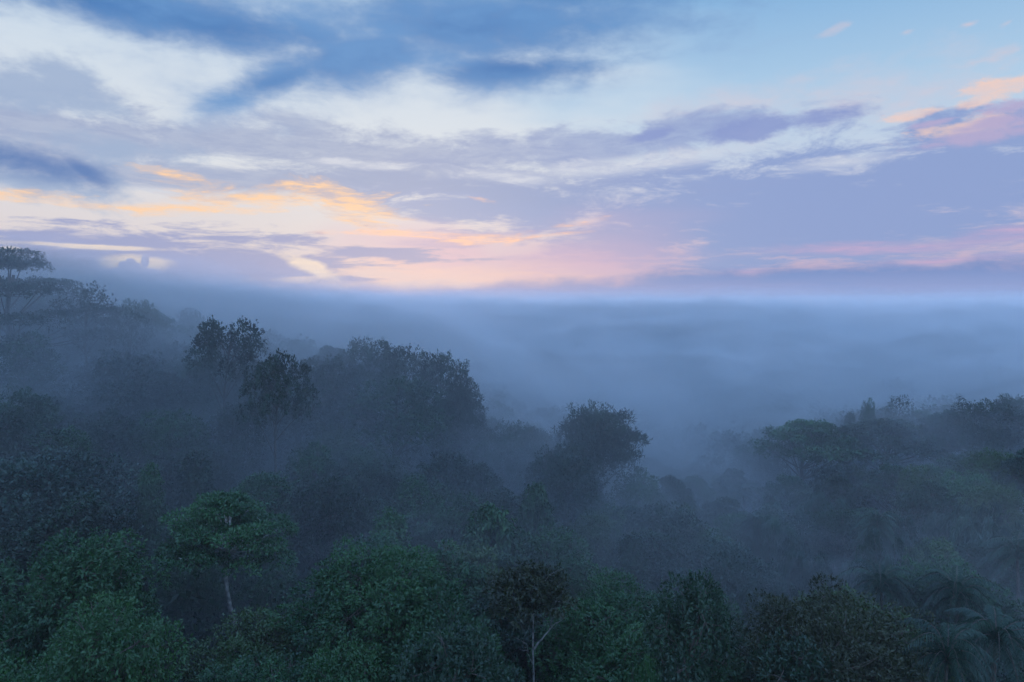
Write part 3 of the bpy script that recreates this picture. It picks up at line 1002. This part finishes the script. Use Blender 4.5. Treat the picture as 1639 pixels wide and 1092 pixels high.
def build_distant():
    rng = np.random.default_rng(99)
    Vs, Ts = [], []
    d = 180.0
    while d < 620:
        step = 9 + (d - 180) * .016
        for x0 in np.arange(-0.85 * d, 0.85 * d, step):
            x = x0 + rng.uniform(-.4, .4) * step
            y = d + rng.uniform(-.4, .4) * step
            top = float(canopy([[x, y]])[0]) + rng.normal(0, 2.0)
            rr = step * rng.uniform(.5, .8)
            hc = rr * rng.uniform(.7, 1.1)
            m = 9
            for i in range(m):
                zz = 1 - 1.1 * (i + .5) / m
                a = i * 2.4 + rng.uniform(-.4, .4)
                q = math.sqrt(max(0, 1 - zz * zz)) * .7 * rr
                P, O = shell((x + math.cos(a) * q, y + math.sin(a) * q, top - hc + zz * hc * .7), rr * .42, rr * .42, rr * .34, 34, rng)
                V, t = leaf_quads(P, O, 3, 1.0 + d * .001, .6, rng, .5, .15, .15, np.full(len(P), rng.uniform(.1, .7)))
                Vs.append(V)
                Ts.append(t)
        d += step * .9
    me = quads_mesh("distant_forest", np.concatenate(Vs), np.concatenate(Ts), M_DARK)
    o = bpy.data.objects.new("distant_forest", me)
    COL.objects.link(o)
    tag(o, "far forest fading out in the morning mist", kind="stuff")
    return max(v.co.z for v in me.vertices)


build_undergrowth()
ZTOP = max(ZTOP, build_distant())

# ------------------------------------------------------------------ mist
HAZE_DENSITY = 0.0003
HAZE_COLOR = (0.90, 0.968, 1.0, 1)
HAZE_G = 0.35


def build_haze():
    x0, x1, y0, y1, z0, z1 = -2550, 2550, -2450, 2650, ZMIN - 1.0, ZTOP + 1.0
    v = [(x, y, z) for z in (z0, z1) for y in (y0, y1) for x in (x0, x1)]
    f = [(0, 2, 3, 1), (4, 5, 7, 6), (0, 1, 5, 4), (2, 6, 7, 3), (0, 4, 6, 2), (1, 3, 7, 5)]
    me = bpy.data.meshes.new("haze")
    me.from_pydata(v, [], f)
    m = bpy.data.materials.new("haze")
    m.use_nodes = True
    t = m.node_tree
    t.nodes.clear()
    pv = t.nodes.new("ShaderNodeVolumePrincipled")
    pv.inputs["Color"].default_value = HAZE_COLOR
    pv.inputs["Density"].default_value = HAZE_DENSITY
    pv.inputs["Anisotropy"].default_value = HAZE_G
    o_ = t.nodes.new("ShaderNodeOutputMaterial")
    t.links.new(pv.outputs[0], o_.inputs["Volume"])
    me.materials.append(m)
    o = bpy.data.objects.new("haze", me)
    COL.objects.link(o)
    tag(o, "morning mist filling the forest valley", kind="stuff")


build_haze()


def build_mist(seed, lift, density, x0=-1500, x1=1500, y0=56, y1=2300):
    """A sheet of ground mist hugging the canopy, with a rolling top that thins out towards the viewer."""
    rng = np.random.default_rng(seed)
    nx, ny = 190, 170
    gx = np.sinh(np.linspace(-1, 1, nx) * 3.2) / math.sinh(3.2) * x1
    gy = y0 + (y1 - y0) * np.linspace(0, 1, ny) ** 2.6
    X, Y = np.meshgrid(gx, gy)
    XY = np.stack([X.ravel(), Y.ravel()], 1)
    x, y = XY[:, 0], XY[:, 1]
    h = np.zeros(len(XY))
    for w, a in ((70, 3.2), (42, 2.6), (26, 1.9), (16, 1.2), (10, .7)):
        for q in range(3):
            an = rng.uniform(0, 6.28)
            h += a / 1.7 * np.sin((x * math.cos(an) + y * math.sin(an) * .8) * 6.283 / w + rng.uniform(0, 6.28))
    front = np.clip((y - 72 - 0.06 * np.abs(x)) / 60, 0, 1)
    far = np.clip((y - 150) / 120, 0, 1)
    h = h * (0.5 + 0.5 * front) - 9 + 11.5 * front + 9 * far + lift
    for (px, py, dd, wx, wy, amp) in MIST_SPOTS:
        p = at(px, py, dd)
        h += amp * np.exp(-((x - p.x) / wx) ** 2 - ((y - p.y) / wy) ** 2)
    can = canopy(XY)
    bl = np.clip((y - 190) / 260, 0, 1)
    bl = bl * bl * (3 - 2 * bl)
    lump = np.zeros(len(XY))
    for w, a in ((420, 4.0), (230, 3.0), (130, 1.8)):
        an = rng.uniform(0, 6.28)
        lump += a * np.sin((x * math.cos(an) + y * math.sin(an)) * 6.283 / w + rng.uniform(0, 6.28))
    sea = CAMZ - 20.0 + lift * 2.0 + 0.15 * h + lump
    top = np.minimum(np.maximum(can + h, can + h + (sea - can - h) * bl), ZTOP + 0.5)
    edge = np.minimum(np.minimum((x - x0), (x1 - x)) / 60, (y1 - y) / 80).clip(0, 1)
    edge = np.minimum(edge, ((y - y0) / 12).clip(0, 1))
    bot = can - 9.0
    top = bot + 0.4 + np.maximum(top - bot, 0) * edge ** .7
    n = nx * ny
    V = np.concatenate([np.column_stack([XY, top]), np.column_stack([XY, bot])])
    i = (np.arange(ny - 1)[:, None] * nx + np.arange(nx - 1)[None, :]).ravel()
    fs = [np.stack([i, i + 1, i + nx + 1, i + nx], -1), np.stack([i, i + nx, i + nx + 1, i + 1], -1) + n]
    a = np.arange(nx - 1)
    b = np.arange(ny - 1) * nx
    l = (ny - 1) * nx
    fs += [np.stack([a, a + n, a + n + 1, a + 1], -1), np.stack([l + a, l + a + 1, l + a + n + 1, l + a + n], -1),
           np.stack([b, b + nx, b + nx + n, b + n], -1), np.stack([b + nx - 1, b + nx - 1 + n, b + 2 * nx - 1 + n, b + 2 * nx - 1], -1)]
    me = bpy.data.meshes.new("mist")
    me.from_pydata(V.tolist(), [], np.concatenate(fs).tolist())
    me.update()
    m = bpy.data.materials.new("mist")
    m.use_nodes = True
    t = m.node_tree
    t.nodes.clear()
    pv = t.nodes.new("ShaderNodeVolumePrincipled")
    pv.inputs["Color"].default_value = HAZE_COLOR
    pv.inputs["Density"].default_value = density
    pv.inputs["Anisotropy"].default_value = HAZE_G
    o_ = t.nodes.new("ShaderNodeOutputMaterial")
    t.links.new(pv.outputs[0], o_.inputs["Volume"])
    me.materials.append(m)
    o = bpy.data.objects.new("mist", me)
    COL.objects.link(o)
    tag(o, "low mist drifting between the crowns on the slopes", kind="stuff")


MIST_SPOTS = [(1060, 700, 170, 40, 60, 10), (250, 600, 112, 40, 16, 3), (40, 600, 92, 26, 14, 3), (1590, 800, 98, 16, 10, 7), (1080, 860, 100, 14, 20, 6), (1450, 900, 78, 16, 12, 4), (1610, 960, 68, 14, 12, 5), (1500, 1010, 58, 14, 9, 4), (1440, 740, 128, 62, 44, -11), (1420, 840, 100, 55, 22, -6), (400, 580, 98, 40, 11, 3.5), (650, 610, 116, 36, 11, 4.5), (60, 520, 102, 34, 13, 9), (940, 710, 108, 22, 13, 11)]
for k_, (lift_, dens_) in enumerate(((-6.0, 0.018), (-2.0, 0.013), (2.0, 0.009), (5.5, 0.006), (9.0, 0.0036), (12.5, 0.0022), (16.5, 0.0013))):
    build_mist(300 + k_, lift_, dens_)
